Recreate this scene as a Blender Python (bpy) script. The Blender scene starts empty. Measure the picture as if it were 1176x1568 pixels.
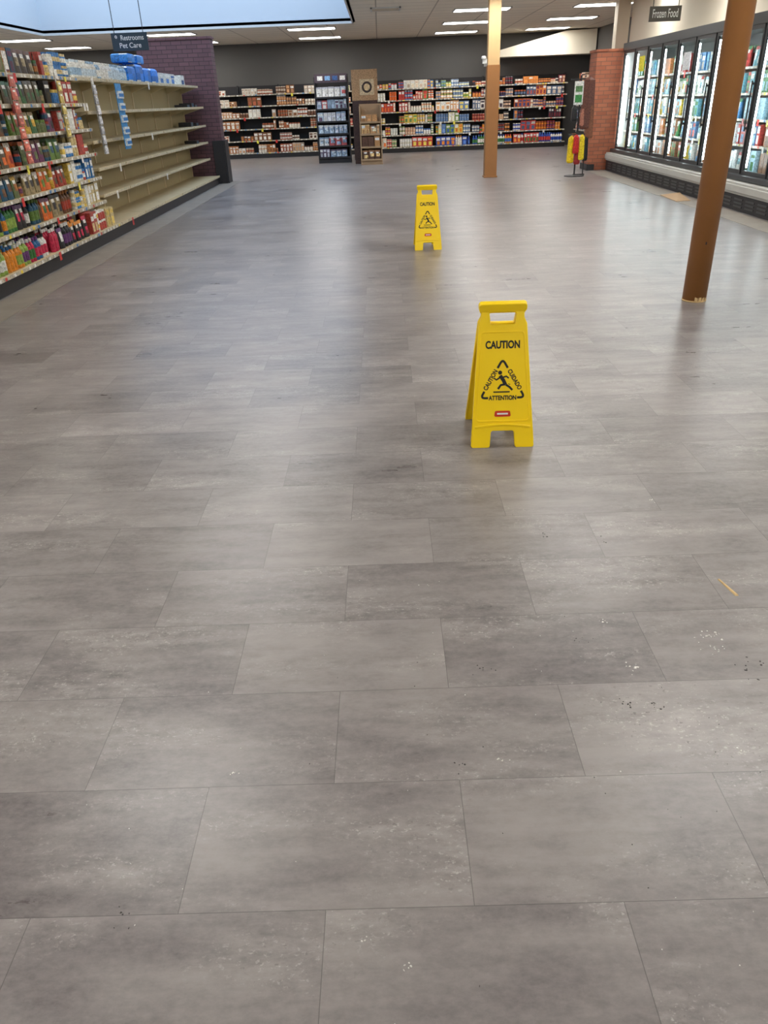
import bpy, math, random
from mathutils import Matrix, Vector
random.seed(7)
R=random.random
def U(a,b): return a+(b-a)*R()
sc=bpy.context.scene
COL=sc.collection
try:
    sc.view_settings.view_transform='Standard'
    sc.view_settings.look='None'
    sc.view_settings.exposure=0.14
except Exception as e: print(e)

def s2l(c):
    return tuple((x/12.92 if x<=0.04045 else ((x+0.055)/1.055)**2.4) for x in [v/255.0 for v in c])
# ---------------- materials ----------------
def pmat(name,col,rough=0.5,metal=0.0,noise=0.0,nscale=8.0,bump=0.0,spec=0.5,emit=None,estr=0.0):
    m=bpy.data.materials.new(name); m.use_nodes=True
    nt=m.node_tree; b=nt.nodes['Principled BSDF']
    c=s2l(col)
    b.inputs['Base Color'].default_value=(*c,1)
    b.inputs['Roughness'].default_value=rough
    b.inputs['Metallic'].default_value=metal
    b.inputs['Specular IOR Level'].default_value=spec
    if noise>0 or bump>0:
        tc=nt.nodes.new('ShaderNodeTexCoord'); n=nt.nodes.new('ShaderNodeTexNoise')
        n.inputs['Scale'].default_value=nscale; n.inputs['Detail'].default_value=6
        nt.links.new(tc.outputs['Object'],n.inputs['Vector'])
        if noise>0:
            mx=nt.nodes.new('ShaderNodeMix'); mx.data_type='RGBA'
            mx.inputs[6].default_value=(*[x*(1-noise) for x in c],1)
            mx.inputs[7].default_value=(*[min(1,x*(1+noise)) for x in c],1)
            nt.links.new(n.outputs['Fac'],mx.inputs[0]); nt.links.new(mx.outputs[2],b.inputs['Base Color'])
        if bump>0:
            bp=nt.nodes.new('ShaderNodeBump'); bp.inputs['Strength'].default_value=bump; bp.inputs['Distance'].default_value=0.01
            nt.links.new(n.outputs['Fac'],bp.inputs['Height']); nt.links.new(bp.outputs['Normal'],b.inputs['Normal'])
    if emit:
        b.inputs['Emission Color'].default_value=(*s2l(emit),1); b.inputs['Emission Strength'].default_value=estr
    return m
def colmat(name,rough=0.45,spec=0.4,lo=0.62,hi=1.35,scale=42):
    m=bpy.data.materials.new(name); m.use_nodes=True
    nt=m.node_tree; b=nt.nodes['Principled BSDF']; L=nt.links.new
    a=nt.nodes.new('ShaderNodeAttribute'); a.attribute_name='Col'
    g=nt.nodes.new('ShaderNodeNewGeometry')
    n=nt.nodes.new('ShaderNodeTexNoise'); n.inputs['Scale'].default_value=scale; n.inputs['Detail'].default_value=4; n.inputs['Roughness'].default_value=.7
    L(g.outputs['Position'],n.inputs['Vector'])
    mr=nt.nodes.new('ShaderNodeMapRange'); mr.inputs['From Min'].default_value=.36; mr.inputs['From Max'].default_value=.64
    mr.inputs['To Min'].default_value=lo; mr.inputs['To Max'].default_value=hi; L(n.outputs['Fac'],mr.inputs['Value'])
    vm=nt.nodes.new('ShaderNodeVectorMath'); vm.operation='SCALE'; L(a.outputs['Color'],vm.inputs[0]); L(mr.outputs['Result'],vm.inputs['Scale'])
    mn=nt.nodes.new('ShaderNodeVectorMath'); mn.operation='MINIMUM'; L(vm.outputs[0],mn.inputs[0]); mn.inputs[1].default_value=(.92,.92,.92)
    L(mn.outputs[0],b.inputs['Base Color'])
    b.inputs['Roughness'].default_value=rough; b.inputs['Specular IOR Level'].default_value=spec
    return m
M_col=colmat('printed_packaging',0.42)
M_yel=pmat('yellow_plastic',(255,216,0),0.38,noise=0.03,nscale=5)
M_blk=pmat('black_ink',(18,18,18),0.5)
M_red=pmat('red_ink',(200,50,25),0.4)
M_beige=pmat('beige_metal',(200,184,148),0.45,noise=0.05)
M_beigep=pmat('beige_back_panel',(168,154,116),0.6,noise=0.06,nscale=2)
M_dark=pmat('dark_metal',(38,36,38),0.5)
M_char=pmat('charcoal_frame',(58,60,62),0.35)
M_white=pmat('white_enamel',(214,216,214),0.4)
M_bump=pmat('bumper_plastic',(186,184,176),0.45,noise=0.1,nscale=3)
M_wall=pmat('grey_paint',(94,92,90),0.8,noise=0.05,nscale=1)
M_cream=pmat('cream_paint',(206,196,178),0.8,noise=0.03,nscale=1)
M_soff=pmat('soffit_white',(250,240,218),0.7)
M_tan=pmat('tan_pole_paint',(160,108,58),0.45,noise=0.10,nscale=5,bump=0.1)
M_tanl=pmat('light_tan_paint',(205,170,120),0.5,noise=0.05)
M_wood=pmat('worn_wood',(200,170,120),0.7,noise=0.4,nscale=30)
M_card=pmat('cardboard',(170,140,106),0.8,noise=0.08,nscale=6)
M_strip=pmat('bare_floor_strip',(136,128,118),0.6,noise=0.25,nscale=5)

def emat(name,col,s):
    m=bpy.data.materials.new(name); m.use_nodes=True
    nt=m.node_tree; nt.nodes.clear()
    e=nt.nodes.new('ShaderNodeEmission'); o=nt.nodes.new('ShaderNodeOutputMaterial')
    e.inputs['Color'].default_value=(*s2l(col),1); e.inputs['Strength'].default_value=s
    nt.links.new(e.outputs[0],o.inputs[0]); return m
M_lamp=emat('fluorescent_diffuser',(251,249,245),18.5)
M_sky=emat('skylight_diffuser',(200,223,252),2.6)
M_led=emat('freezer_led',(240,250,255),16)

def glassmat():
    m=bpy.data.materials.new('door_glass'); m.use_nodes=True
    nt=m.node_tree; nt.nodes.clear()
    t=nt.nodes.new('ShaderNodeBsdfTransparent'); g=nt.nodes.new('ShaderNodeBsdfGlossy'); g.inputs['Roughness'].default_value=0.03
    t.inputs['Color'].default_value=(0.90,0.95,0.93,1)
    f=nt.nodes.new('ShaderNodeFresnel'); f.inputs['IOR'].default_value=1.35
    mx=nt.nodes.new('ShaderNodeMixShader'); o=nt.nodes.new('ShaderNodeOutputMaterial')
    nt.links.new(f.outputs[0],mx.inputs[0]); nt.links.new(t.outputs[0],mx.inputs[1]); nt.links.new(g.outputs[0],mx.inputs[2]); nt.links.new(mx.outputs[0],o.inputs[0])
    return m
M_glass=glassmat()

def brickmat(name,c1,c2,mort,axis='XZ'):
    m=bpy.data.materials.new(name); m.use_nodes=True
    nt=m.node_tree; b=nt.nodes['Principled BSDF']; L=nt.links.new
    g=nt.nodes.new('ShaderNodeNewGeometry'); sp=nt.nodes.new('ShaderNodeSeparateXYZ'); cb=nt.nodes.new('ShaderNodeCombineXYZ')
    L(g.outputs['Position'],sp.inputs[0])
    ad=nt.nodes.new('ShaderNodeMath'); ad.operation='ADD'
    L(sp.outputs['X'],ad.inputs[0]); L(sp.outputs['Y'],ad.inputs[1]); L(ad.outputs[0],cb.inputs[0]); L(sp.outputs['Z'],cb.inputs[1])
    br=nt.nodes.new('ShaderNodeTexBrick'); L(cb.outputs[0],br.inputs['Vector'])
    br.inputs['Scale'].default_value=1; br.inputs['Brick Width'].default_value=0.21; br.inputs['Row Height'].default_value=0.075
    br.inputs['Mortar Size'].default_value=0.006
    br.inputs['Color1'].default_value=(*s2l(c1),1); br.inputs['Color2'].default_value=(*s2l(c2),1); br.inputs['Mortar'].default_value=(*s2l(mort),1)
    L(br.outputs['Color'],b.inputs['Base Color']); b.inputs['Roughness'].default_value=0.7
    bp=nt.nodes.new('ShaderNodeBump'); bp.invert=True; bp.inputs['Strength'].default_value=0.5; bp.inputs['Distance'].default_value=0.005
    L(br.outputs['Fac'],bp.inputs['Height']); L(bp.outputs['Normal'],b.inputs['Normal'])
    return m
M_brickp=brickmat('purple_brick',(108,74,78),(94,64,68),(64,46,50))
M_bricko=brickmat('orange_brick',(176,104,74),(156,88,62),(120,84,68))

def floormat():
    m=bpy.data.materials.new('vinyl_plank_floor'); m.use_nodes=True
    nt=m.node_tree; b=nt.nodes['Principled BSDF']; L=nt.links.new
    g=nt.nodes.new('ShaderNodeNewGeometry'); sp=nt.nodes.new('ShaderNodeSeparateXYZ'); L(g.outputs['Position'],sp.inputs[0])
    X=sp.outputs['X'];Y=sp.outputs['Y']
    def mt(op,a,b_=None,c=None,clamp=False):
        n=nt.nodes.new('ShaderNodeMath'); n.operation=op; n.use_clamp=clamp
        for i,v in enumerate([a,b_,c]):
            if v is None: continue
            if isinstance(v,(int,float)): n.inputs[i].default_value=v
            else: L(v,n.inputs[i])
        return n.outputs[0]
    def comb(x,y,z=0.0):
        n=nt.nodes.new('ShaderNodeCombineXYZ')
        for i,v in enumerate([x,y,z]):
            if isinstance(v,(int,float)): n.inputs[i].default_value=v
            else: L(v,n.inputs[i])
        return n.outputs[0]
    def noise(vec,scale,detail=4,rough=0.55,dist=0.0):
        n=nt.nodes.new('ShaderNodeTexNoise'); L(vec,n.inputs['Vector']); n.inputs['Scale'].default_value=scale
        n.inputs['Detail'].default_value=detail; n.inputs['Roughness'].default_value=rough; n.inputs['Distortion'].default_value=dist
        return n.outputs['Fac']
    def ramp(v,lo,hi,a=0.0,b2=1.0):
        n=nt.nodes.new('ShaderNodeMapRange'); n.clamp=True; L(v,n.inputs['Value'])
        n.inputs['From Min'].default_value=lo; n.inputs['From Max'].default_value=hi
        n.inputs['To Min'].default_value=a; n.inputs['To Max'].default_value=b2
        return n.outputs['Result']
    def mix(f,a,c,mode='MIX'):
        n=nt.nodes.new('ShaderNodeMix'); n.data_type='RGBA'; n.blend_type=mode
        if isinstance(f,(int,float)): n.inputs[0].default_value=f
        else: L(f,n.inputs[0])
        for i,v in ((6,a),(7,c)):
            if isinstance(v,tuple): n.inputs[i].default_value=(*v,1)
            else: L(v,n.inputs[i])
        return n.outputs[2]
    RH=0.335; PW=0.63
    ry=mt('DIVIDE',mt('SUBTRACT',Y,0.985),RH); row=mt('FLOOR',ry); fy=mt('SUBTRACT',ry,row)
    par=mt('FLOORED_MODULO',row,2.0)
    cx=mt('DIVIDE',mt('SUBTRACT',X,mt('ADD',mt('MULTIPLY',par,0.315),0.145)),PW); colx=mt('FLOOR',cx); fx=mt('SUBTRACT',cx,colx)
    wn=nt.nodes.new('ShaderNodeTexWhiteNoise'); wn.noise_dimensions='2D'; L(comb(row,colx),wn.inputs['Vector'])
    rnd=wn.outputs['Value']
    ey=mt('MINIMUM',fy,mt('SUBTRACT',1.0,fy)); ex=mt('MINIMUM',fx,mt('SUBTRACT',1.0,fx))
    sy=mt('MULTIPLY',ey,RH); sx=mt('MULTIPLY',ex,PW)
    d=mt('MINIMUM',sx,sy)
    seam=ramp(d,0.0004,0.0013,1.0,0.0)
    vx=mt('ADD',X,mt('MULTIPLY',rnd,7.0)); vy=mt('ADD',Y,mt('MULTIPLY',rnd,13.0))
    cloud=noise(comb(vx,mt('MULTIPLY',vy,1.8)),2.6,3,0.5)
    streak=noise(comb(mt('MULTIPLY',vx,1.0),mt('MULTIPLY',vy,6.0),2.2),2.8,4,0.55)
    grain=noise(comb(mt('MULTIPLY',vx,0.6),vy,3.1),60,5,0.75)
    mott=noise(comb(mt('MULTIPLY',vx,0.8),mt('MULTIPLY',vy,1.4),8.1),14,5,0.65)
    f=mt('ADD',mt('MULTIPLY',cloud,0.5),mt('MULTIPLY',streak,0.5))
    f=mt('ADD',f,mt('MULTIPLY',mt('SUBTRACT',rnd,0.5),0.18))
    f=mt('ADD',f,mt('MULTIPLY',mt('SUBTRACT',mott,0.5),0.30))
    tone=ramp(f,0.31,0.70)
    c=mix(tone,s2l((92,87,87)),s2l((142,136,134)))
    c=mix(ramp(grain,0.35,0.65,0.0,0.34),c,s2l((150,144,141)))
    patch=ramp(noise(comb(mt('MULTIPLY',vx,1.1),mt('MULTIPLY',vy,3.0),7.7),1.9,3,0.5),0.47,0.66)
    brush=ramp(noise(comb(mt('MULTIPLY',vx,1.0),mt('MULTIPLY',vy,2.6),4.4),10,6,0.72),0.40,0.66)
    c=mix(mt('MULTIPLY',mt('MULTIPLY',brush,patch),0.38),c,s2l((180,175,171)))
    sp1=ramp(noise(comb(mt('MULTIPLY',vx,0.7),vy,1.7),125,3,0.62),0.59,0.67)
    c=mix(mt('MULTIPLY',mt('MULTIPLY',sp1,patch),0.42),c,s2l((202,197,191)))
    sp5=ramp(noise(comb(mt('MULTIPLY',vx,0.8),vy,21.7),95,3,0.6),0.65,0.69)
    c=mix(mt('MULTIPLY',mt('MULTIPLY',sp5,mt('ADD',patch,0.12)),0.4),c,s2l((70,65,64)))
    c=mix(mt('MULTIPLY',seam,0.55),c,s2l((46,43,43)))
    L(c,b.inputs['Base Color'])
    rg=mt('ADD',0.315,mt('MULTIPLY',mt('SUBTRACT',f,0.5),0.18))
    L(rg,b.inputs['Roughness'])
    b.inputs['Specular IOR Level'].default_value=0.46
    h=mt('ADD',mt('MULTIPLY',grain,0.25),mt('MULTIPLY',seam,-1.0))
    bp=nt.nodes.new('ShaderNodeBump'); bp.inputs['Strength'].default_value=0.08; bp.inputs['Distance'].default_value=0.0015
    L(h,bp.inputs['Height']); L(bp.outputs['Normal'],b.inputs['Normal'])
    return m
M_floor=floormat()
def ceilmat():
    m=bpy.data.materials.new('ceiling_tile'); m.use_nodes=True
    nt=m.node_tree; b=nt.nodes['Principled BSDF']; L=nt.links.new
    g=nt.nodes.new('ShaderNodeNewGeometry')
    br=nt.nodes.new('ShaderNodeTexBrick'); L(g.outputs['Position'],br.inputs['Vector'])
    br.offset=0.0; br.inputs['Scale'].default_value=1; br.inputs['Brick Width'].default_value=1.22; br.inputs['Row Height'].default_value=0.61
    br.inputs['Mortar Size'].default_value=0.014; br.inputs['Mortar Smooth'].default_value=0
    br.inputs['Color1'].default_value=(*s2l((236,226,208)),1); br.inputs['Color2'].default_value=(*s2l((230,221,204)),1); br.inputs['Mortar'].default_value=(*s2l((180,170,154)),1)
    L(br.outputs['Color'],b.inputs['Base Color']); b.inputs['Roughness'].default_value=0.9
    return m
M_ceil=ceilmat()

# ---------------- mesh builder ----------------
class MB:
    def __init__(s,P=None): s.v=[];s.f=[];s.c=[];s.P=P or (lambda a,d,z:(a,d,z))
    def add(s,pts,faces,cols):
        o=len(s.v); s.v+= [s.P(*p) for p in pts]
        for i,f in enumerate(faces):
            s.f.append(tuple(o+k for k in f)); s.c.append(cols[i] if isinstance(cols,list) else cols)
    def merge(s,q):
        o=len(s.v); s.v+=q.v; s.f+=[tuple(i+o for i in f) for f in q.f]; s.c+=q.c
    def box(s,a0,a1,d0,d1,z0,z1,c=(0.5,0.5,0.5)):
        s.add([(a0,d0,z0),(a1,d0,z0),(a1,d1,z0),(a0,d1,z0),(a0,d0,z1),(a1,d0,z1),(a1,d1,z1),(a0,d1,z1)],
              [(0,3,2,1),(4,5,6,7),(0,1,5,4),(1,2,6,5),(2,3,7,6),(3,0,4,7)],c)
    def quad(s,p,c): s.add(p,[(0,1,2,3)],c)
    def lathe(s,a,d,z,prof,cols,n=10):
        pts=[];fs=[];cs=[]
        for (r,h) in prof:
            for k in range(n):
                t=2*math.pi*k/n; pts.append((a+r*math.cos(t),d+r*math.sin(t),z+h))
        for i in range(len(prof)-1):
            for k in range(n):
                fs.append((i*n+k,i*n+(k+1)%n,(i+1)*n+(k+1)%n,(i+1)*n+k)); cs.append(cols[i])
        fs.append(tuple(range(n-1,-1,-1))); cs.append(cols[0])
        fs.append(tuple((len(prof)-1)*n+k for k in range(n))); cs.append(cols[-1])
        s.add(pts,fs,cs)
    def obj(s,name,mat=None,parent=None,smooth=False,bevel=0):
        me=bpy.data.meshes.new(name); me.from_pydata(s.v,[],s.f); me.update()
        ca=me.color_attributes.new('Col','FLOAT_COLOR','CORNER')
        buf=[]
        for i,f in enumerate(s.f):
            c=s.c[i]; buf+= [c[0],c[1],c[2],1.0]*len(f)
        ca.data.foreach_set('color',buf)
        me.materials.append(mat or M_col)
        if smooth:
            for p in me.polygons: p.use_smooth=True
        o=bpy.data.objects.new(name,me); COL.objects.link(o)
        if parent: o.parent=parent
        if bevel:
            b=o.modifiers.new('bev','BEVEL'); b.width=bevel; b.segments=2; b.limit_method='ANGLE'
        return o
def empty(name,loc=(0,0,0),rot=(0,0,0),parent=None):
    o=bpy.data.objects.new(name,None); COL.objects.link(o); o.location=loc; o.rotation_euler=rot
    o.empty_display_size=0.1
    if parent: o.parent=parent
    return o
def boxobj(name,x0,x1,y0,y1,z0,z1,mat,parent=None,bevel=0):
    m=MB(); m.box(x0,x1,y0,y1,z0,z1); return m.obj(name,mat,parent,bevel=bevel)

# ---------------- products ----------------
BR=[(200,40,35),(30,70,160),(240,190,40),(40,130,60),(235,235,230),(225,110,30),(90,50,120),(20,120,150),(120,70,40),(60,60,60),(210,60,120),(150,190,60)]
BR=[s2l(c) for c in BR]
WHT=s2l((228,226,219))
def vary(c,a=0.15): 
    k=1+U(-a,a); return tuple(min(0.95,max(0.01,x*k)) for x in c)
def pouch(mb,a,d,z,w,h,t,c,c2,c3):
    nx,nz=4,6; pts=[];fs=[];cs=[]
    def th(u,v):
        return t*0.5*(max(0.03,(1-v)**0.55))*(0.35+0.65*math.sin(math.pi*min(max(u,0.06),0.94)))
    for side in (-1,1):
        for j in range(nz+1):
            v=j/nz
            for i in range(nx+1):
                u=i/nx; ww=w*(0.94+0.06*abs(2*v-1))
                pts.append((a+(u-0.5)*ww,d+side*th(u,v),z+v*h))
    n1=(nx+1)*(nz+1)
    sp=random.randint(1,2)
    for s_ in (0,1):
        for j in range(nz):
            for i in range(nx):
                p=s_*n1+j*(nx+1)+i; fs.append((p,p+1,p+nx+2,p+nx+1))
                if j==nz-1: cc=vary(c3,0.1)
                elif j==nz-2 and 0<i<nx-1: cc=WHT
                elif sp<=j<=sp+1 and 0<i<nx: cc=vary(c2,0.5)
                else: cc=vary(c,0.08)
                cs.append(cc)
    for j in range(nz):
        for i in (0,nx):
            p=j*(nx+1)+i; fs.append((p,p+nx+1,n1+p+nx+1,n1+p)); cs.append(c)
    mb.add(pts,fs,cs)
def bottle(mb,a,d,z,w,h,c,cap,lab):
    r=w/2
    mb.lathe(a,d,z,[(r*.92,0),(r,h*.03),(r,h*.15),(r,h*.55),(r*.97,h*.68),(r*.45,h*.82),(r*.42,h*.86),(r*.5,h*.87),(r*.5,h)],[c,c,lab,c,c,c,cap,cap],10)
def can(mb,a,d,z,w,h,c,lab):
    r=w/2; mb.lathe(a,d,z,[(r*.93,0),(r,h*.04),(r,h*.3),(r,h*.7),(r,h*.94),(r*.9,h)],[c,c,lab,c,s2l((190,190,190))],10)
def jar(mb,a,d,z,w,h,c,lid,lab):
    r=w/2; mb.lathe(a,d,z,[(r*.9,0),(r,h*.08),(r,h*.25),(r,h*.62),(r*.85,h*.78),(r*.9,h*.79),(r*.9,h)],[c,c,lab,c,lid,lid],10)
def carton(mb,a,d,z,w,h,t,c,c2):
    mb.box(a-w/2,a+w/2,d-t/2,d+t/2,z,z+h,c)
    e=d-t/2-0.002
    z1=z+h*U(.55,.7); z2=z+h*U(.8,.93)
    mb.quad([(a-w*.4,e,z1),(a+w*.4,e,z1),(a+w*.4,e,z2),(a-w*.4,e,z2)],WHT if R()<.5 else c2)
    z1=z+h*.1; z2=z+h*.5
    mb.quad([(a-w*.3,e,z1),(a+w*.3,e,z1),(a+w*.3,e,z2),(a-w*.3,e,z2)],vary(c2,.4))
def fill(mb,a0,a1,z,hmax,kind,pal,dfront=0.03,depth=0.3,rows=2,gap=0.0,tall=False,nmax=5):
    a=a0
    while a<a1-0.05:
        k=kind if isinstance(kind,str) else random.choice(kind)
        w={'pouch':U(.11,.17),'bottle':U(.06,.085),'can':.075,'jar':U(.07,.09),'carton':U(.07,.16)}[k]
        h={'pouch':U(.18,.27),'bottle':U(.19,.26),'can':U(.09,.12),'jar':U(.11,.16),'carton':U(.13,.25)}[k]
        if tall and k in('pouch','bottle','carton'): h=hmax*U(.86,1.0)
        h=min(h,hmax)
        c,c2,c3=[random.choice(pal) for _ in range(3)]
        n=random.randint(1 if tall else 2,nmax)
        if R()<gap: a+=w*n; continue
        st=1
        if k in('can','jar') and h*2<hmax: st=2 if (k=='can' or tall or R()<.4) else 1
        for _ in range(n):
            if a+w>a1: break
            for r in range(rows):
                t={'pouch':.07,'carton':.06}.get(k,w)
                d=dfront+t/2+r*(t+.012)+U(0,.012)
                if r>0 and R()<.15: continue
                for s_ in range(st):
                    zz=z+s_*h
                    if k=='pouch': pouch(mb,a+w/2,d,zz,w*.95,h*U(.95,1.0),t,c,c2,c3)
                    elif k=='bottle': bottle(mb,a+w/2,d,zz,w*.93,h,c,c2,c3)
                    elif k=='can': can(mb,a+w/2,d,zz,w*.95,h*.98,c,c2)
                    elif k=='jar': jar(mb,a+w/2,d,zz,w*.95,h*.98,c,c2,c3)
                    else: carton(mb,a+w/2,d,zz,w*.95,h,t,vary(c,.1),c2)
            a+=w+U(0,.006)
        a+=U(0,.008)
def tags(mb,a0,a1,d,z,h=.028):
    mb.box(a0,a1,d-.006,d,z,z+h,s2l((180,172,154)))
    a=a0+.03
    while a<a1-.06:
        c=WHT if R()<.75 else random.choice([s2l((240,210,60)),s2l((210,60,50)),s2l((70,130,190))])
        mb.quad([(a,d-.009,z+.002),(a+.045,d-.009,z+.002),(a+.045,d-.009,z+h-.002),(a,d-.009,z+h-.002)],c)
        if R()<.08:
            mb.quad([(a,d-.012,z-.05),(a+.06,d-.012,z-.05),(a+.06,d-.012,z+h),(a,d-.012,z+h)],random.choice([WHT,s2l((235,220,80)),s2l((200,50,45))]))
        a+=U(.08,.2)
def P_left(xf): return lambda a,d,z:(xf-d,a,z)
def P_back(yf): return lambda a,d,z:(a,yf+d,z)
def P_right(xf): return lambda a,d,z:(xf+d,a,z)

# ---------------- room ----------------
H=3.15
XL,XR,YB,YF=-12.0,6.6,27.2,-6.0
boxobj('floor',XL,XR,YF,YB,-0.1,0,M_floor)
sx0,sx1,sy0,sy1=-8.0,-0.55,12.5,21.3
m=MB()
for (a,b,c,d) in [(XL,XR,YF,sy0),(XL,XR,sy1,YB),(XL,sx0,sy0,sy1),(sx1,XR,sy0,sy1)]:
    m.box(a,b,c,d,H,H+0.08)
m.obj('ceiling',M_ceil)
boxobj('wall_back',XL,XR,YB,YB+.15,0,H,M_wall)
boxobj('wall_front',XL,XR,YF-.15,YF,0,H,M_cream)
boxobj('wall_left',XL-.15,XL,YF,YB,0,H,M_cream)
mm=MB(); mm.box(XR,XR+.15,YF,YB,0,H); mm.obj('wall_right',M_wall)
boxobj('wall_bulkhead',5.35,XR-.01,YF+.02,18.7,2.34,H-.002,M_cream)
M_well=pmat('well_paint',(206,215,222),0.8)
sk=empty('skylight')
m=MB(); hh=1.6
m.box(sx0-.05,sx1+.05,sy1,sy1+.05,H,H+hh); m.box(sx0-.05,sx1+.05,sy0-.05,sy0,H,H+hh)
m.box(sx0-.05,sx0,sy0,sy1,H,H+hh); m.box(sx1,sx1+.05,sy0,sy1,H,H+hh)
m.obj('well_walls',M_well,sk)
m=MB(); m.box(sx0,sx1,sy0,sy1,H+hh,H+hh+.03); m.obj('diffuser',M_sky,sk)
m=MB()
k=sx0
while k<sx1: m.box(k-.03,k+.03,sy0,sy1,H+hh-.06,H+hh); k+=1.24
m.obj('glazing_bars',M_white,sk)
m=MB()
for (a,b,c,d) in [(sx0,sx1,sy1-.03,sy1),(sx0,sx1,sy0,sy0+.03),(sx0,sx0+.03,sy0,sy1),(sx1-.03,sx1,sy0,sy1)]:
    m.box(a,b,c,d,H-.03,H+.02)
m.obj('rim_trim',M_white,sk)
for X in (-9.0,-5.25,-1.65,2.3,4.95):
    for j in range(-2,8):
        Y=25.7-3.1*(7-j)
        if sx0-.7<X<sx1+.7 and sy0-.5<Y<sy1+.5: continue
        if Y<YF+.5: continue
        t=empty('ceiling_light_fixture',(X,Y,H))
        m=MB(); w,l=.62,.31
        for (a,b,c,d) in [(-w,w,-l,-l+.03),(-w,w,l-.03,l),(-w,-w+.03,-l,l),(w-.03,w,-l,l)]: m.box(a,b,c,d,-.02,0)
        m.obj('trim_frame',M_white,t)
        m=MB(); m.box(-w+.03,w-.03,-l+.03,l-.03,-.014,-.002); m.obj('diffuser_panel',M_lamp,t)
v=empty('ceiling_vent',(0.2,18.6,H)); m=MB()
for i in range(6): m.box(-.28,.28,-.28+i*.1,-.28+i*.1+.05,-.02,0)
m.obj('louvers',M_cream,v); m=MB()
for (a,b,c,d) in [(-.31,.31,-.31,-.28),(-.31,.31,.27,.30),(-.31,-.28,-.31,.3),(.28,.31,-.31,.3)]: m.box(a,b,c,d,-.025,0)
m.obj('frame',M_white,v)
boxobj('trim_1',-3.53,-3.18,-5.9,18.5,0.0,0.003,M_strip)
boxobj('trim_2',4.42,4.78,-5.9,17.6,0.0,0.003,M_strip)
m=MB()
pr=[(3.6,2.50),(6.55,2.50),(6.55,3.13),(5.6,3.1),(3.6,2.66)]
pts=[(x,26.3,z) for x,z in pr]+[(x,27.15,z) for x,z in pr]
k=5; m.add(pts,[(0,1,2,3,4),(9,8,7,6,5)]+[(i,(i+1)%k,k+(i+1)%k,k+i) for i in range(k)],(1,1,1))
m.obj('wall_soffit',M_soff)

# ---------------- poles ----------------
def tube(name,x,y,r0,prof,mat,parent,n=32):
    m=MB(); m.lathe(0,0,0,prof,[(1,1,1)]*(len(prof)-1),n); o=m.obj(name,mat,parent,smooth=False)
    for p in o.data.polygons:
        if len(p.vertices)==4: p.use_smooth=True
    return o
c1=empty('support_column',(2.48,6.09,0))
tube('shaft',0,0,.09,[(.091,0.012),(.091,H-.03),(.091,H)],M_tan,c1)
tube('worn_foot',0,0,.09,[(.091,0),(.093,.004),(.0925,.012)],M_wood,c1)
m=MB()
for k in range(4):
    t0=-1.9+k*.32; t1=t0+U(.24,.32); r=.0925
    m.quad([(r*math.cos(t0),r*math.sin(t0),.0),(r*math.cos(t1),r*math.sin(t1),.0),(r*math.cos(t1),r*math.sin(t1),U(.03,.05)),(r*math.cos(t0),r*math.sin(t0),U(.03,.05))],(1,1,1))
m.obj('paint_chips',M_wood,c1)
rr=.0918
m=MB(); m.quad([(rr*math.cos(-1.75),rr*math.sin(-1.75),.44),(rr*math.cos(-1.65),rr*math.sin(-1.65),.44),(rr*math.cos(-1.65),rr*math.sin(-1.65),.46),(rr*math.cos(-1.75),rr*math.sin(-1.75),.46)],(1,1,1)); m.obj('scuff_mark',M_dark,c1)
c2=empty('boxed_column',(2.27,17.15,0))
boxobj('lower_casing',-.125,.125,-.12,.12,0,2.02,M_tan,c2,.006)
boxobj('upper_casing',-.115,.115,-.11,.11,2.02,H,M_tanl,c2,.006)
boxobj('base_trim',-.14,.14,-.135,.135,0,.03,M_tan,c2,.006)
m=MB(); m.box(-.21,-.125,-.06,.02,2.05,2.13); m.box(-.18,-.115,-.02,.0,2.0,2.07); m.lathe(-.19,-.04,2.13,[(.05,0),(.05,.03),(.03,.05)],[(1,1,1)]*2,12)
m.obj('speaker_bracket',M_white,c2)
c3=empty('corner_column',(5.22,18.95,0))
boxobj('shaft',-.13,.13,-.13,.13,0,H,M_cream,c3,.006)
boxobj('base_collar',-.15,.15,-.15,.15,0,.1,M_dark,c3,.006)

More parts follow.
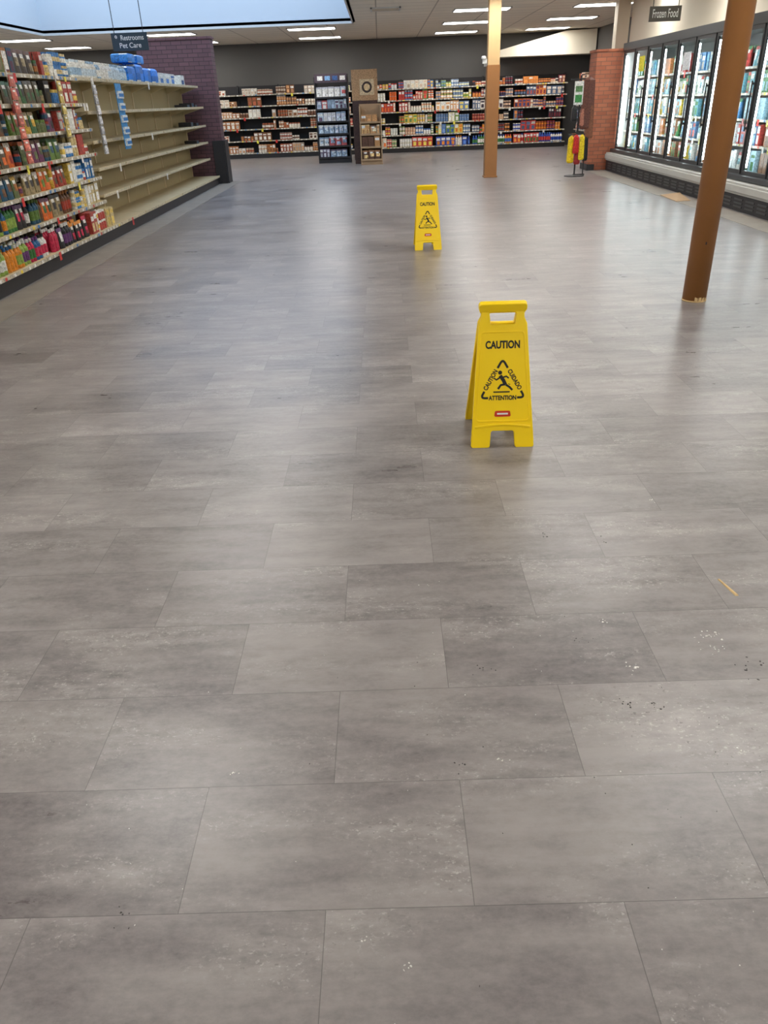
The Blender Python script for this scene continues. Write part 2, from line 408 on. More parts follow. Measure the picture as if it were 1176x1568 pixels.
# ---------------- left gondola ----------------
XF=-3.55; BK=-4.15
G=empty('gondola_shelving')
Y0,Y1=3.0,17.96
lv_e=[.17,.52,.84,1.16,1.50,1.88]
lv_s=[.17,.46,.75,1.03,1.31,1.59,1.87]
mid=10.78
m=MB(); m.box(BK-.04,BK+.02,Y0,Y1,.1,1.98); m.obj('back_panel',M_beigep,G)
m=MB()
for sgn in (1,-1):
    PX=(lambda a,d,z:(XF-d,a,z)) if sgn==1 else (lambda a,d,z:(BK*2-.02-XF+d,a,z))
    q=MB(PX); q.box(Y0,Y1,.02,.6,.0,.13); m.merge(q)
m.obj('kick_base',M_dark,G)
m=MB(); tg=MB(P_left(XF))
for sgn in (1,-1):
    PX=(lambda a,d,z:(XF-d,a,z)) if sgn==1 else (lambda a,d,z:(BK*2-.02-XF+d,a,z))
    q=MB(PX)
    for (ya,yb,lv) in [(Y0,mid,lv_s),(mid,Y1,lv_e)]:
        nb=round((yb-ya)/1.22); bw=(yb-ya)/nb
        for b in range(nb):
            for i,z in enumerate(lv):
                df=0.0 if i==0 else (.14 if i<len(lv)-1 else .20)
                if lv is lv_e and i>0: df+=.02
                A0=ya+b*bw+.008; A1=A0+bw-.016
                q.box(A0,A1,df,.585,z-.03,z-.002)
                q.box(A0,A1,df-.012,df,z-.035,z+.005)
                if i>0:
                    for ax in (A0+.004,A1-.016):
                        q.add([(ax,df+.02,z-.03),(ax,.585,z-.03),(ax,.585,z-.14),(ax+.012,df+.02,z-.03),(ax+.012,.585,z-.03),(ax+.012,.585,z-.14)],[(0,1,2),(3,5,4),(0,3,4,1),(0,2,5,3)],(1,1,1))
                if sgn==1:
                    if lv is lv_s: tags(tg,A0,A1,df-.012,z-.033,.034)
                    elif R()<.9 :
                        tg.box(A0+.02,A1-.02,df-.016,df-.012,z-.03,z,s2l((196,184,156)))
                        if R()<.25:
                            a=U(A0+.1,A1-.2); tg.quad([(a,df-.02,z-.1),(a+.07,df-.02,z-.1),(a+.07,df-.02,z),(a,df-.02,z)],random.choice([WHT,s2l((200,50,45))]))
        for b in range(nb+1):
            yy=min(max(ya+b*bw,Y0+.02),Y1-.02); q.box(yy-.02,yy+.02,.57,.6,.1,2.0)
    m.merge(q)
m.obj('shelf_decks',M_beige,G)
tg.obj('price_rails',M_col,G)
PET=[s2l(c) for c in [(150,54,36),(50,90,50),(190,150,50),(100,66,38),(44,42,42),(205,198,185),(160,100,44),(36,76,100),(100,50,80),(90,116,50),(140,124,90),(195,95,36),(60,50,40),(80,70,50),(90,100,60)]]
BOT=[s2l(c) for c in [(180,40,70),(50,105,50),(200,125,36),(130,155,70),(90,50,100),(205,205,200),(36,86,130),(30,30,30)]]
pk=MB(P_left(XF))
for (ya,yb,typ) in [(4.3,6.7,0),(6.7,8.5,1),(8.5,9.75,2),(9.75,10.7,3)]:
    for i,z in enumerate(lv_s):
        df=(0.0 if i==0 else (.14 if i<6 else .20))+.02
        hm=(lv_s[i+1]-z-.045) if i<6 else .26
        if i==0: kd,pl='bottle' if ya<6.9 else ['bottle','pouch'],BOT
        elif i==1: kd,pl=['bottle','pouch'],BOT if ya<7 else PET
        elif i<5: kd,pl=['pouch','pouch','pouch','jar'],PET
        else: kd,pl=['pouch','carton','jar'],PET
        if typ==3: kd=['can','jar','carton'];pl=[WHT,s2l((220,190,90)),s2l((60,120,180)),s2l((215,215,205)),s2l((170,70,60)),s2l((200,180,130))]
        if typ==1 and i==6: kd='bottle';pl=[WHT,s2l((60,120,60)),s2l((220,215,200))]
        fill(pk,ya+.02,yb-.02,z,hm,kd,pl,df,.3,3,gap=.0,tall=True,nmax=3)
pk.obj('pet_supply_packages',None,G)
tp=MB(P_left(XF))
fill(tp,10.85,13.2,1.88,.2,'bottle',[WHT,s2l((225,225,220)),s2l((150,180,205)),s2l((200,215,225))],.24,.3,3)
def wrap(mb,a,d,z,w,h,t,c,wh=3):
    prof=[(0,.90),(.12,1),(.5,1.02),(.88,1),(1,.85)]
    pts=[];fs=[];cs=[]
    for j,(v,k) in enumerate(prof):
        for (sx,sy) in [(-1,-1),(0,-1.06),(1,-1),(1.05,0),(1,1),(0,1.06),(-1,1),(-1.05,0)]:
            pts.append((a+sx*w/2*k,d+sy*t/2*k,z+h*v))
    for j in range(4):
        for k in range(8):
            fs.append((j*8+k,j*8+(k+1)%8,j*8+8+(k+1)%8,j*8+8+k)); cs.append(vary(c,.3) if (not wh or (j+k)%wh) else WHT)
    fs.append(tuple(range(32,40))); cs.append(vary(c,.1)); mb.add(pts,fs,cs)
for a in (13.45,13.9,14.35,14.8): wrap(tp,a,.4,1.88,.4,U(.2,.26),.28,s2l((40,120,205)),5)
for a in (15.3,15.7,16.1,16.9): carton(tp,a,.42,1.88,.3,.17,.3,s2l((205,205,200)),s2l((60,110,170)))
for a in (13.6,14.1): wrap(tp,a,.4,2.14,.36,.12,.26,s2l((60,140,215)),5)
for a,z in [(16.9,1.5),(17.3,1.5),(17.6,1.5),(17.0,1.16),(17.5,1.16),(17.3,.84)]:
    carton(tp,a,.35,z,.22,U(.04,.08),.25,s2l((50,48,50)),s2l((60,90,110)))
tp.obj('paper_towel_packs_and_bottles',None,G)
def clipstrip(y,z0,z1,c,w=.09):
    e=empty('hanging_clip_strip',(XF-.10,y,0))
    s=MB(lambda a,d,z:(-d,a,z)); s.box(-.015,.015,-.002,.002,z0,z1,s2l((200,200,195)))
    z=z0
    while z<z1-.12:
        cc=vary(c,.3); xx=U(-.01,.01); hh_=.105
        pouch(s,xx,-.03,z,w,hh_,.03,cc,tuple(min(.9,k*1.5+.05) for k in cc),vary(c,.5)); z+=.115
    s.box(-.04,.04,-.02,-.016,z1-.06,z1+.03,WHT)
    s.obj('strip_with_packets',None,e)
clipstrip(6.85,1.0,2.0,s2l((185,185,185)),.12)
clipstrip(8.55,1.05,1.95,s2l((185,95,78)),.13)
clipstrip(9.8,1.25,1.9,s2l((170,150,80)),.12)
clipstrip(6.2,1.1,1.95,s2l((80,110,140)),.12)
clipstrip(11.0,1.0,1.86,s2l((180,180,185)),.12)
e=empty('hanging_display_strip',(XF+.0,11.75,0)); s=MB(lambda a,d,z:(-d,a,z))
s.box(-.13,.13,-.004,.004,1.02,1.82,s2l((60,140,200)))
for i in range(5):
    z=1.06+i*.145
    s.box(-.11,.11,-.03,-.004,z,z+.09,s2l((215,225,230))); s.box(-.1,.1,-.033,-.03,z+.02,z+.06,s2l((40,120,190)))
s.obj('card_with_packets',None,e)
be=empty('brick_end_panel')
boxobj('brick_face',-4.95,-3.42,18.08,18.42,0,2.72,M_brickp,be)
boxobj('cap',-4.97,-3.40,18.06,18.44,2.72,2.76,M_brickp,be)
boxobj('black_guard',-3.42,-3.36,18.04,18.46,0,.85,M_dark,be)
boxobj('black_guard_front',-3.62,-3.38,18.0,18.08,0,.85,M_dark,be)
ec=empty('endcap_shelf'); m=MB()
m.box(-4.8,-3.5,18.47,18.5,0,1.95); 
for z in (.15,.5,.85,1.2,1.55,1.9): m.box(-4.8,-3.5,18.5,18.95,z-.03,z)
m.box(-4.8,-3.5,18.5,18.93,0,.12)
m.obj('frame',M_dark,ec)
q=MB(lambda a,d,z:(a,18.98-d,z))
for z in (.15,.5,.85,1.2,1.55): fill(q,-4.75,-3.52,z,.26,['jar','carton','bottle'],BR,.03,.3,4)
q.obj('packages',None,ec)

# ---------------- back wall shelving ----------------
YS=26.45
B=empty('wall_shelving'); m=MB(P_back(YS)); tg=MB(P_back(YS))
lvb=[.16,.50,.83,1.15,1.47,1.78]
xa,xb=-7.0,5.85
m.box(xa,xb,.66,.70,0,2.02); m.box(xa,xb,.03,.6,0,.12)
nb=10; bw=(xb-xa)/nb
for b in range(nb):
    for i,z in enumerate(lvb):
        df=0 if i==0 else .12
        m.box(xa+b*bw+.01,xa+(b+1)*bw-.01,df,.66,z-.03,z-.002)
        tags(tg,xa+b*bw+.01,xa+(b+1)*bw-.01,df-.002,z-.034,.034)
for b in range(nb+1): m.box(xa+b*bw-.02,xa+b*bw+.02,.6,.68,0,2.04)
m.obj('frame',M_dark,B); tg.obj('price_rails',None,B)
JAR=[s2l(c) for c in [(180,115,65),(205,155,110),(235,225,210),(140,90,55),(225,215,205),(190,170,150),(110,74,56),(170,90,60)]]
MIX=[s2l(c) for c in [(230,110,50),(245,235,215),(205,70,60),(240,200,90),(245,245,240),(80,130,195),(240,180,140),(230,205,180),(120,160,90),(235,235,225)]]
YEL=[s2l(c) for c in [(240,232,190),(245,240,225),(130,165,80),(235,210,110),(235,235,230),(110,140,180),(225,170,120)]]
DRK=[s2l(c) for c in [(130,50,60),(70,70,120),(170,80,70),(220,180,145),(60,50,60),(240,220,200),(190,95,55),(225,140,70),(90,110,140),(225,215,205)]]
BLU=[s2l(c) for c in [(50,80,170),(205,70,65),(240,230,220),(70,130,70),(235,145,50),(80,120,190)]]
g=MB(P_back(YS))
segs=[(-5.0,-3.2,JAR,.15),(-3.2,-1.9,JAR+[WHT],.12),(-1.9,-.8,MIX,.1),(-.8,.6,MIX,.08),(.6,1.75,MIX+[WHT],.03),(1.75,2.9,YEL,.01),(2.9,4.2,DRK,.02),(4.2,5.8,DRK,.03)]
for (a,b,pl,gp) in segs:
    for i,z in enumerate(lvb):
        hm=.265 if i<5 else .22
        kd=['jar','carton','can'] if pl is not JAR else ['jar','carton']
        p=pl
        if i in(0,) and a>.6: p=BLU; kd=['bottle','carton']
        if i==1 and a>1.7: p=BLU+pl
        fill(g,a+.02,b-.02,z,hm,kd,p,.02 if i==0 else .14,.3,2,gap=gp+(.2 if (i in(1,4) and a<-1) else 0),tall=(a>-.9))
g.obj('grocery_packages',None,B)
S=empty('side_wall_shelving'); P=P_right(5.95); m=MB(P); tg=MB(P)
m.box(19.3,26.3,.55,.6,0,2.0); m.box(19.3,26.3,.03,.55,0,.12)
for i,z in enumerate(lvb):
    m.box(19.3,26.3,0 if i==0 else .12,.55,z-.03,z-.002); tags(tg,19.3,26.3,(0 if i==0 else .12)-.002,z-.034,.034)
for y in (19.3,20.7,22.1,23.5,24.9,26.26): m.box(y,y+.03,.5,.6,0,2.02)
m.obj('frame',M_dark,S); tg.obj('price_rails',None,S)
g=MB(P)
for i,z in enumerate(lvb): fill(g,19.4,26.2,z,.25,['jar','carton','can'],DRK,.02 if i==0 else .14,.3,2,gap=.05)
g.obj('jarred_goods',None,S)

# ---------------- floor displays ----------------
def shelfdisplay(name,x0,x1,yf,dep,hz,levels,mat,pal,kinds,head,hcol,sidecol):
    e=empty(name,((x0+x1)/2,yf,0)); w=(x1-x0)/2
    m=MB(); m.box(-w,w,dep-.03,dep,0,hz); m.box(-w,-w+.03,0,dep,0,hz*.97); m.box(w-.03,w,0,dep,0,hz*.97); m.box(-w,w,.02,dep,0,.1)
    for z in levels: m.box(-w+.03,w-.03,0,dep-.03,z-.03,z); m.box(-w,w,-.02,0,z-.02,z+.02)
    m.obj('frame',mat,e)
    g=MB()
    for i,z in enumerate(levels):
        nx=levels[i+1]-z-.04 if i<len(levels)-1 else hz-z-.22
        fill(g,-w+.04,w-.04,z,min(nx,.28),kinds,pal,.005,.3,3,tall=True)
    if head:
        g.box(-w+.02,w-.02,-.025,-.005,hz-.2,hz,hcol)
        for k in range(4): g.box(-w+.1+k*.2,-w+.24+k*.2,-.03,-.025,hz-.15,hz-.05,random.choice([WHT,s2l((120,160,200)),s2l((60,90,140))]))
    g.obj('packages',None,e); return e
shelfdisplay('snack_display_rack',-1.72,-.82,23.0,.55,2.15,[.14,.42,.72,1.02,1.32,1.6],M_dark,[WHT,s2l((190,205,215)),s2l((150,170,190)),s2l((100,80,100)),s2l((215,215,220)),s2l((190,90,90)),s2l((205,210,225))],['pouch','carton'],True,s2l((80,66,74)),None)
d2=shelfdisplay('cardboard_display_stand',-.52,.05,21.85,.4,1.42,[.12,.42,.72,1.0],M_card,[s2l((190,140,90)),s2l((225,205,170)),s2l((160,110,70)),s2l((220,180,120)),s2l((90,60,45))],['pouch','carton'],False,None,None)
t=MB(); t.box(-.45,.2,.45,.9,0,2.2,s2l((74,50,42))); t.box(-.46,.21,.44,.91,1.5,2.2,s2l((176,138,98)))
t.box(-.46,-.2,.43,.44,.1,1.5,s2l((64,44,40)))
t.box(-.25,.12,.425,.435,1.62,1.98,s2l((205,180,140)))
nn=20; pts=[(-.065+.13*math.cos(6.283*k/nn),.42,1.80+.13*math.sin(6.283*k/nn)) for k in range(nn)]
t.add(pts,[tuple(range(nn))],s2l((60,44,36)))
pts=[(-.065+.08*math.cos(6.283*k/nn),.418,1.80+.08*math.sin(6.283*k/nn)) for k in range(nn)]
t.add(pts,[tuple(range(nn))],s2l((220,190,140)))
t.obj('printed_tower',None,d2)

# ---------------- freezer ----------------
F=empty('glass_door_freezer'); XD=5.0
fy0,fy1=5.0,17.72; nd=16; dw=(fy1-fy0)/nd
m=MB(P_right(0))
m.box(fy0,fy1,4.84,6.3,.0,.2)
m.obj('kick_base',M_dark,F)
m=MB(P_right(0))
y=fy0
while y<fy1-.32:
    for k in range(3): m.box(y+.04,y+.30,4.832,4.84,.045+k*.045,.065+k*.045)
    y+=.36
m.obj('vent_slats',M_char,F)
m=MB(P_right(0)); m.box(fy0,fy1,4.82,5.05,.20,.35); m.box(fy0,fy1,4.80,4.82,.23,.32); m.obj('bumper_rail',M_bump,F,bevel=.008)
m=MB(P_right(0)); m.box(fy0,fy1,4.90,5.05,.36,.42); m.box(fy0,fy1,XD-.03,XD+.12,2.19,2.32)
for k in range(nd+1):
    y=fy0+k*dw; m.box(max(fy0,y-.024),min(fy1,y+.024),XD,XD+.03,.42,2.19)
for k in range(nd):
    a=fy0+k*dw+.03; b=a+dw-.06
    m.box(a,b,XD-.015,XD+.015,.42,.47); m.box(a,b,XD-.015,XD+.015,2.14,2.19)
    m.box(a,a+.028,XD-.015,XD+.015,.47,2.14); m.box(b-.028,b,XD-.015,XD+.015,.47,2.14)
    m.box(a+.008,a+.022,XD-.055,XD-.04,.95,1.55); m.box(a+.01,a+.02,XD-.05,XD-.015,.97,1.0); m.box(a+.01,a+.02,XD-.05,XD-.015,1.5,1.53)
m.obj('door_frames',M_char,F)
m=MB(P_right(0))
for k in range(nd):
    a=fy0+k*dw+.058; b=a+dw-.116; m.quad([(a,XD,.47),(a,XD,2.14),(b,XD,2.14),(b,XD,.47)],(1,1,1))
go=m.obj('door_glass',M_glass,F)
if go.data.polygons[0].normal.x>0: go.data.flip_normals()
m=MB(P_right(0))
m.box(fy0,fy1,6.0,6.3,.2,2.3); m.box(fy0,fy1,5.05,6.0,.30,.40); m.box(fy0,fy1,5.12,6.0,2.2,2.3); m.box(fy0,fy0+.03,5.05,6.0,.4,2.2); m.box(fy1-.03,fy1,5.05,6.0,.4,2.2)
flv=[.42,.76,1.08,1.40,1.72]
for z in flv[1:]: m.box(fy0+.03,fy1-.03,5.16,6.0,z-.02,z-.004)
m.obj('cabinet_liner',M_white,F)
m=MB(P_right(0))
for k in range(nd+1):
    y=min(max(fy0+k*dw,fy0+.05),fy1-.05)
    m.box(y-.015,y+.015,5.035,5.06,.5,2.1)
m.obj('led_strips',M_led,F)
FZ=[s2l(c) for c in [(225,230,230),(80,130,175),(70,130,80),(215,190,80),(180,70,65),(225,225,212),(110,170,185),(200,130,80),(165,200,215),(150,110,80)]]
g=MB(P_right(5.14))
for k in range(nd):
    a=fy0+k*dw+.04
    pal=random.sample(FZ,6)+[WHT]
    for z in flv: fill(g,a,a+dw-.08,z,.28,['carton','carton','pouch'],pal,.03,.4,2,tall=True,nmax=3)
tg=MB(P_right(5.14))
for z in flv[1:]: tags(tg,fy0+.05,fy1-.05,.0,z-.024,.03)
g.merge(tg)
g.obj('frozen_food_packages',None,F)
m=MB(P_right(0))
for k,zz,c in [(6,1.95,(235,235,240)),(9,1.8,(230,235,240)),(14,1.95,(225,215,60)),(11,1.9,(230,235,240))]:
    a=fy0+k*dw+.2; m.box(a,a+.3,XD-.006,XD-.002,zz-.15,zz+.1,s2l(c))
m.obj('door_stickers',None,F)
fb=empty('brick_freezer_end')
boxobj('brick_face',4.47,5.95,17.80,18.35,0.0,2.2,M_bricko,fb)
boxobj('brick_cap',4.45,5.97,17.78,18.37,2.2,2.24,M_bricko,fb)
boxobj('kick_guard',4.44,4.60,17.76,18.37,0,.12,M_dark,fb)
m=MB(); m.add([(0,0,0),(.22,.02,0),(.3,.72,0),(.04,.85,0),(0,0,.006),(.22,.02,.006),(.3,.72,.045),(.04,.85,.006)],[(0,3,2,1),(4,5,6,7),(0,1,5,4),(1,2,6,5),(2,3,7,6),(3,0,4,7)],(1,1,1))
o=m.obj('cardboard_sheet',M_card); o.location=(4.42,12.1,.0035)
m=MB(); m.add([(0,0,0),(.012,0,0),(-.012,.10,0),(-.02,.10,0),(.002,.004,.003),(.01,.004,.003),(-.014,.098,.003),(-.019,.098,.003)],[(0,3,2,1),(4,5,6,7),(0,1,5,4),(1,2,6,5),(2,3,7,6),(3,0,4,7)],(1,1,1))
o=m.obj('wood_sliver',M_wood); o.location=(1.14,2.06,0)
# plaster / adhesive crumbs on the floor
m=MB()
WC=s2l((222,219,213)); DC=s2l((58,54,52))
def crumbs(cx,cy,n,sp,c,smax):
    for _ in range(n):
        x=random.gauss(cx,sp); y=random.gauss(cy,sp*.8); r=U(.0015,smax); a0=U(0,6.28); kk=random.randint(4,6); el=U(.4,1)
        bot=[];top=[]
        for i in range(kk):
            t=6.283*i/kk; px=r*math.cos(t)*U(.7,1.2); py=r*el*math.sin(t)*U(.7,1.2)
            X_=x+px*math.cos(a0)-py*math.sin(a0); Y_=y+px*math.sin(a0)+py*math.cos(a0)
            bot.append((X_,Y_,0.0002)); top.append((x+(X_-x)*.7,y+(Y_-y)*.7,.0015))
        m.add(bot+top,[tuple(range(kk,2*kk)),tuple(range(kk-1,-1,-1))]+[(i,(i+1)%kk,kk+(i+1)%kk,kk+i) for i in range(kk)],c)
for (x,y,n,sp,c,s_) in [(.983,1.86,14,.022,WC,.005),(.968,1.79,9,.016,WC,.0055),(.695,1.72,9,.012,WC,.005),(.26,1.38,5,.008,WC,.004),(.0,.86,5,.006,WC,.0035),(-.088,.92,4,.006,WC,.0035),
    (-.427,1.365,5,.006,WC,.0035),(.873,1.39,4,.006,WC,.004),(.665,1.95,5,.012,WC,.004),(1.07,2.75,5,.015,WC,.006),(.1,2.2,3,.02,WC,.004),
    (.63,1.57,7,.014,DC,.005),(1.04,1.69,14,.03,DC,.005),(.256,1.74,7,.02,DC,.003),(.58,1.86,6,.02,DC,.003),(.58,2.51,6,.025,DC,.005),(.15,1.36,5,.015,DC,.003),(-.61,.97,6,.02,DC,.003),(.72,1.56,6,.018,DC,.005),(.8,2.45,5,.03,DC,.004),
    (.5,1.7,30,.5,WC,.0022),(0,1.3,30,.6,WC,.002),(.4,1.5,30,.5,DC,.002)]:
    crumbs(x,y,n,sp,c,s_)
m.obj('floor_debris')

# ---------------- merchandise stand ----------------
ms=empty('merchandise_stand',(3.92,16.65,0))
m=MB(); m.lathe(0,0,0,[(.2,0),(.2,.015),(.03,.03),(.016,.05),(.016,1.78)],[(1,1,1)]*4,16); m.box(-.2,.2,-.012,.012,1.7,1.725); m.box(-.18,.18,-.012,.012,.75,.77); m.lathe(.17,0,0,[(.012,.02),(.012,1.75)],[(1,1,1)],8); m.box(-.02,.2,-.03,.03,.02,.04); m.obj('pole',M_dark,ms)
m=MB()
m.box(-.13,.04,-.06,-.04,1.28,1.68,s2l((225,225,220))); m.box(-.11,.02,-.065,-.06,1.32,1.45,s2l((60,140,70))); m.box(-.11,.02,-.065,-.06,1.5,1.6,s2l((90,130,80)))
def hang(m,a,z0,z1,w,c,dy=0):
    pts=[];fs=[]
    for (z,k) in [(z1,.3),(z1-.05,.9),((z0+z1)/2,1),(z0+.03,1.1),(z0,.8)]:
        for (sx,sy) in [(-1,-.6),(0,-1),(1,-.6),(1,.6),(0,1),(-1,.6)]: pts.append((a+sx*w/2*k,-.03+dy+sy*.045*k,z))
    for j in range(4):
        for k in range(6): fs.append((j*6+k,j*6+(k+1)%6,j*6+6+(k+1)%6,j*6+6+k))
    fs.append(tuple(range(6))); fs.append(tuple(range(24,30))); m.add(pts,fs,c)
hang(m,.15,.85,1.74,.24,s2l((96,54,42))); hang(m,.22,.68,1.3,.13,s2l((120,74,52))); hang(m,.07,.9,1.25,.1,s2l((170,110,90)))
hang(m,-.12,.25,.74,.12,s2l((225,190,20)),-.02); hang(m,-.03,.42,.76,.11,s2l((190,40,35)),-.05); hang(m,.02,.22,.5,.11,s2l((150,40,40))); hang(m,.09,.3,.76,.1,s2l((235,205,40)),-.03); hang(m,.17,.28,.72,.09,s2l((30,30,30)),-.02)
hang(m,-.10,1.0,1.27,.1,s2l((35,35,38)))
m.obj('hanging_goods',None,ms)

# ---------------- text helper / hanging signs ----------------
def curve_mesh(cu,name,mat,parent,loc=(0,0,0),rot=(0,0,0)):
    tmp=bpy.data.objects.new('tmp',cu); COL.objects.link(tmp)
    dg=bpy.context.evaluated_depsgraph_get(); dg.update()
    me=bpy.data.meshes.new_from_object(tmp.evaluated_get(dg))
    bpy.data.objects.remove(tmp)
    me.name=name; me.materials.clear(); me.materials.append(mat)
    o=bpy.data.objects.new(name,me); COL.objects.link(o); o.parent=parent; o.location=loc; o.rotation_euler=rot
    return o
def text(body,size,name,mat,parent,loc,rot,width=None,bold=0.0,ext=.0006):
    cu=bpy.data.curves.new('t','FONT'); cu.body=body; cu.size=size; cu.align_x='CENTER'; cu.align_y='CENTER'; cu.extrude=ext; cu.offset=bold
    o=curve_mesh(cu,name,mat,parent,loc,rot)
    if width:
        xs=[v.co.x for v in o.data.vertices]; k=width/(max(xs)-min(xs))
        for v in o.data.vertices: v.co.x*=k
    return o
M_wtxt=pmat('white_lettering',(230,230,225),.5)
def hangsign(name,x,y,z,w,h,lines,mat,top=H):
    e=empty(name,(x,y,z))
    boxobj('panel',-w/2,w/2,-.01,.01,-h/2,h/2,mat,e,.004)
    m=MB()
    for sx in (-w*.4,w*.4): m.lathe(sx,0,h/2,[(.006,0),(.006,top-z-h/2)],[(1,1,1)],8)
    m.obj('hanger_rods',M_dark,e)
    for i,t_ in enumerate(lines):
        text(t_,h*.8/len(lines),'lettering_%d'%(i+1),M_wtxt,e,(0,-.0115,h*(.5-(i+.5)/len(lines))*.85),(math.pi/2,0,0),width=w*(.8 if i==0 else .6),bold=.001)
hangsign('aisle_sign',-3.85,13.8,2.43,.56,.24,['9  Restrooms','Pet Care'],pmat('aisle_sign_blue',(40,60,72),.5),top=H+1.6)
hangsign('frozen_food_sign',4.20,13.0,2.45,.46,.19,['Frozen Food'],pmat('frozen_sign_brown',(78,72,62),.5))

# ---------------- caution signs ----------------
def roundpoly(pts,rs,n=6):
    out=[];N=len(pts)
    for i,p in enumerate(pts):
        r=rs[i] if isinstance(rs,list) else rs
        a=Vector(pts[i-1]);b=Vector(p);c=Vector(pts[(i+1)%N])
        if r<=0: out.append(tuple(b)); continue
        u=(a-b).normalized();v=(c-b).normalized()
        ang=u.angle(v); t=min(r/math.tan(ang/2),(a-b).length*.49,(c-b).length*.49)
        p0=b+u*t;p1=b+v*t
        for k in range(n+1):
            s=k/n; q=(1-s)**2*p0+2*s*(1-s)*b+s*s*p1; out.append((q.x,q.y))
    return out
def plate(loops,name,mat,parent,ext,bev,loc=(0,0,0)):
    cu=bpy.data.curves.new('c','CURVE'); cu.dimensions='2D'; cu.fill_mode='BOTH'; cu.extrude=ext; cu.bevel_depth=bev; cu.bevel_resolution=2
    for lp in loops:
        s=cu.splines.new('POLY'); s.points.add(len(lp)-1); s.use_cyclic_u=True
        for i,(x,y) in enumerate(lp): s.points[i].co=(x,y,0,1)
    return curve_mesh(cu,name,mat,parent,loc,(math.pi/2,0,0))
def stroke(pts,w):
    l=[];r=[]
    for i,p in enumerate(pts):
        a=Vector(pts[max(0,i-1)]);b=Vector(pts[min(len(pts)-1,i+1)])
        t=(b-a).normalized(); n_=Vector((-t.y,t.x))*w/2; q=Vector(p)
        l.append(tuple(q+n_)); r.append(tuple(q-n_))
    return l+r[::-1]
def circ(cx,cy,r,n=20): return [(cx+r*math.cos(6.2832*k/n),cy+r*math.sin(6.2832*k/n)) for k in range(n)]
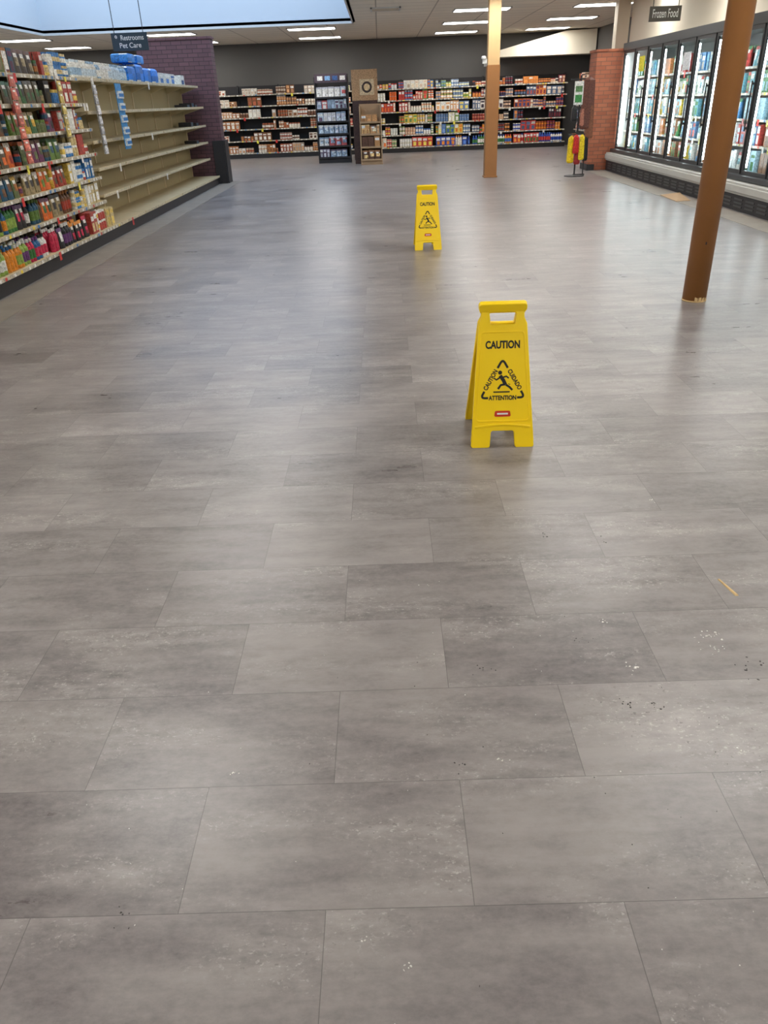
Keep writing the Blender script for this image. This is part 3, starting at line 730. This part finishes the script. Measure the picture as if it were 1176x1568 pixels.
def caution(x,y,rz):
    L=.68; k=L/230.0
    e=empty('caution_wet_floor_sign',(x,y,0),(0,0,rz))
    th=math.asin(.195/L); Zt=L*math.cos(th)
    for side in (0,1):
        hz=Zt
        if side==0: pe=empty('front_panel',(0,-.195,0.0),(-th,0,0),e)
        else:
            pe=empty('rear_panel',(0,.195,0.0),(0,0,0),e)
            pe.matrix_local=Matrix.Translation((0,.195,0))@Matrix.Rotation(math.pi,4,'Z')@Matrix.Rotation(-th,4,'X')
        bw=.149; tw=.111; hs=L-.098
        def hw(s): return bw+(tw-bw)*s/hs
        out=[(-bw,0),(-.064,0),(-.058,.075),(-.05,.083),(.05,.083),(.058,.075),(.064,0),(bw,0),
             (tw,hs),(.098,hs+.028),(.098,L-.045),(.105,L-.04),(.105,L),(-.105,L),(-.105,L-.04),(-.098,L-.045),(-.098,hs+.028),(-tw,hs)]
        rs=[.012,.012,.01,.01,.01,.01,.012,.012,.012,.01,.006,.004,.012,.012,.004,.006,.01,.012]
        hole=[(-.060,L-.102),(.060,L-.102),(.066,L-.042),(-.066,L-.042)]
        plate([roundpoly(out,rs),roundpoly(hole,.012)],'panel',M_yel,pe,.008,.003,(0,.008,0))
        plate([roundpoly([(-.108,L-.032),(.108,L-.032),(.108,L+.002),(-.108,L+.002)],.012)],'grip',M_yel,pe,.013,.004,(0,.010,0))
        ri=[(-hw(.105)+.012,.125),(hw(.105)-.012,.125),(hw(.55)-.012,hs-.035),(-hw(.55)+.012,hs-.035)]
        r2=[(-hw(.105)+.016,.129),(hw(.105)-.016,.129),(hw(.55)-.016,hs-.039),(-hw(.55)+.016,hs-.039)]
        plate([roundpoly(ri,.02),roundpoly(r2,.018)],'rib',M_yel,pe,.0015,.001,(0,-.004,0))
        arc=[(-.13+.26*i/12,.098+.012*math.sin(math.pi*i/12)) for i in range(13)]
        plate([stroke(arc,.006)],'arch_rib',M_yel,pe,.003,.002,(0,-.004,0))
        for sx in (-1,1):
            plate([[(sx*(bw-.004),.03),(sx*(bw+.001),.03),(sx*(tw+.001),hs-.02),(sx*(tw-.004),hs-.02)]],'side_flange',M_yel,pe,.012,.001,(0,.012,0))
        fy=-.0036
        text('CAUTION',.048,'lettering',M_blk,pe,(0,fy,.485),(math.pi/2,0,0),width=.162,bold=.0018)
        s0=.238; s1=.420; w0=.105; ap=Vector((0,s1)); bl=Vector((-w0,s0)); br=Vector((w0,s0))
        def corner(c,p,q,tl):
            c=Vector(c);u=(Vector(p)-c).normalized();v=(Vector(q)-c).normalized();t=.022
            pts=[tuple(c+u*tl)]
            for i in range(9):
                s=i/8; z=(1-s)**2*(c+u*t)+2*s*(1-s)*c+s*s*(c+v*t); pts.append(tuple(z))
            pts.append(tuple(c+v*tl)); return stroke(pts,.0105)
        plate([corner(ap,bl,br,.048)],'triangle_top',M_blk,pe,.0005,0,(0,fy,0))
        plate([corner(bl,br,ap,.036)],'triangle_left',M_blk,pe,.0005,0,(0,fy,0))
        plate([corner(br,ap,bl,.036)],'triangle_right',M_blk,pe,.0005,0,(0,fy,0))
        ang=math.atan2(s1-s0,w0)
        ml=(bl+ap)/2; mr=(br+ap)/2
        text('ATTENTION',.029,'lettering_bottom',M_blk,pe,(0,fy,s0-.001),(math.pi/2,0,0),width=.132,bold=.001)
        text('CAUTION',.029,'lettering_left',M_blk,pe,(ml.x-.004,fy,ml.y-.006),(math.pi/2,-ang,0),width=.106,bold=.001)
        text('CUIDADO',.029,'lettering_right',M_blk,pe,(mr.x+.004,fy,mr.y-.006),(math.pi/2,ang,0),width=.106,bold=.001)
        fg=[circ(-.012,.357,.0095),
            stroke([(-.012,.343),(.004,.320),(.013,.300)],.017),
            stroke([(-.008,.337),(-.030,.323),(-.040,.332)],.0075),
            stroke([(-.004,.333),(.018,.339),(.029,.330)],.0075),
            stroke([(.013,.302),(-.009,.298),(-.022,.280)],.010),
            stroke([(.015,.300),(.032,.289),(.046,.274)],.010),
            stroke([(-.044,.266),(.034,.266)],.006),
            stroke([(.026,.304),(.036,.300)],.003)]
        for i,lp in enumerate(fg): plate([lp],'pictogram_%d'%(i+1),M_blk,pe,.0005,0,(0,fy-.00012*i,0))
        plate([roundpoly([(-.04,.148),(.04,.148),(.036,.176),(-.036,.176)],.008)],'maker_plate',M_red,pe,.0006,0,(0,fy,0))
        plate([roundpoly([(-.026,.158),(.026,.158),(.026,.166),(-.026,.166)],.002)],'maker_plate_text',M_wtxt,pe,.0006,0,(0,fy-.001,0))
    m=MB(); m.box(-.03,.03,-.165,.165,.095,.102); m.obj('spreader_brace',M_dark,e)
    return e
caution(.548,3.535,math.radians(-1.5))
caution(.50,9.0,math.radians(0))

# ---------------- world / camera ----------------
w=bpy.data.worlds.new('World'); sc.world=w; w.use_nodes=True
w.node_tree.nodes['Background'].inputs[0].default_value=(.55,.7,1,1); w.node_tree.nodes['Background'].inputs[1].default_value=.6
f=1170.0; P_=math.atan(643.8/f); yaw=.01325; rho=math.atan(.04)
h=Vector((-math.sin(yaw),math.cos(yaw),0)); r=Vector((math.cos(yaw),math.sin(yaw),0)); z=Vector((0,0,1))
Fw=h*math.cos(P_)-z*math.sin(P_); Up=h*math.sin(P_)+z*math.cos(P_)
Rt=r*math.cos(rho)-Up*math.sin(rho); Uc=r*math.sin(rho)+Up*math.cos(rho)
cd=bpy.data.cameras.new('camera'); cam=bpy.data.objects.new('camera',cd); COL.objects.link(cam)
mt=Matrix((Rt,Uc,-Fw)).transposed().to_4x4(); mt.translation=Vector((0,0,1.5)); cam.matrix_world=mt
cd.sensor_fit='VERTICAL'; cd.sensor_height=36; cd.lens=36*f/1600; cd.clip_start=.05
sc.camera=cam
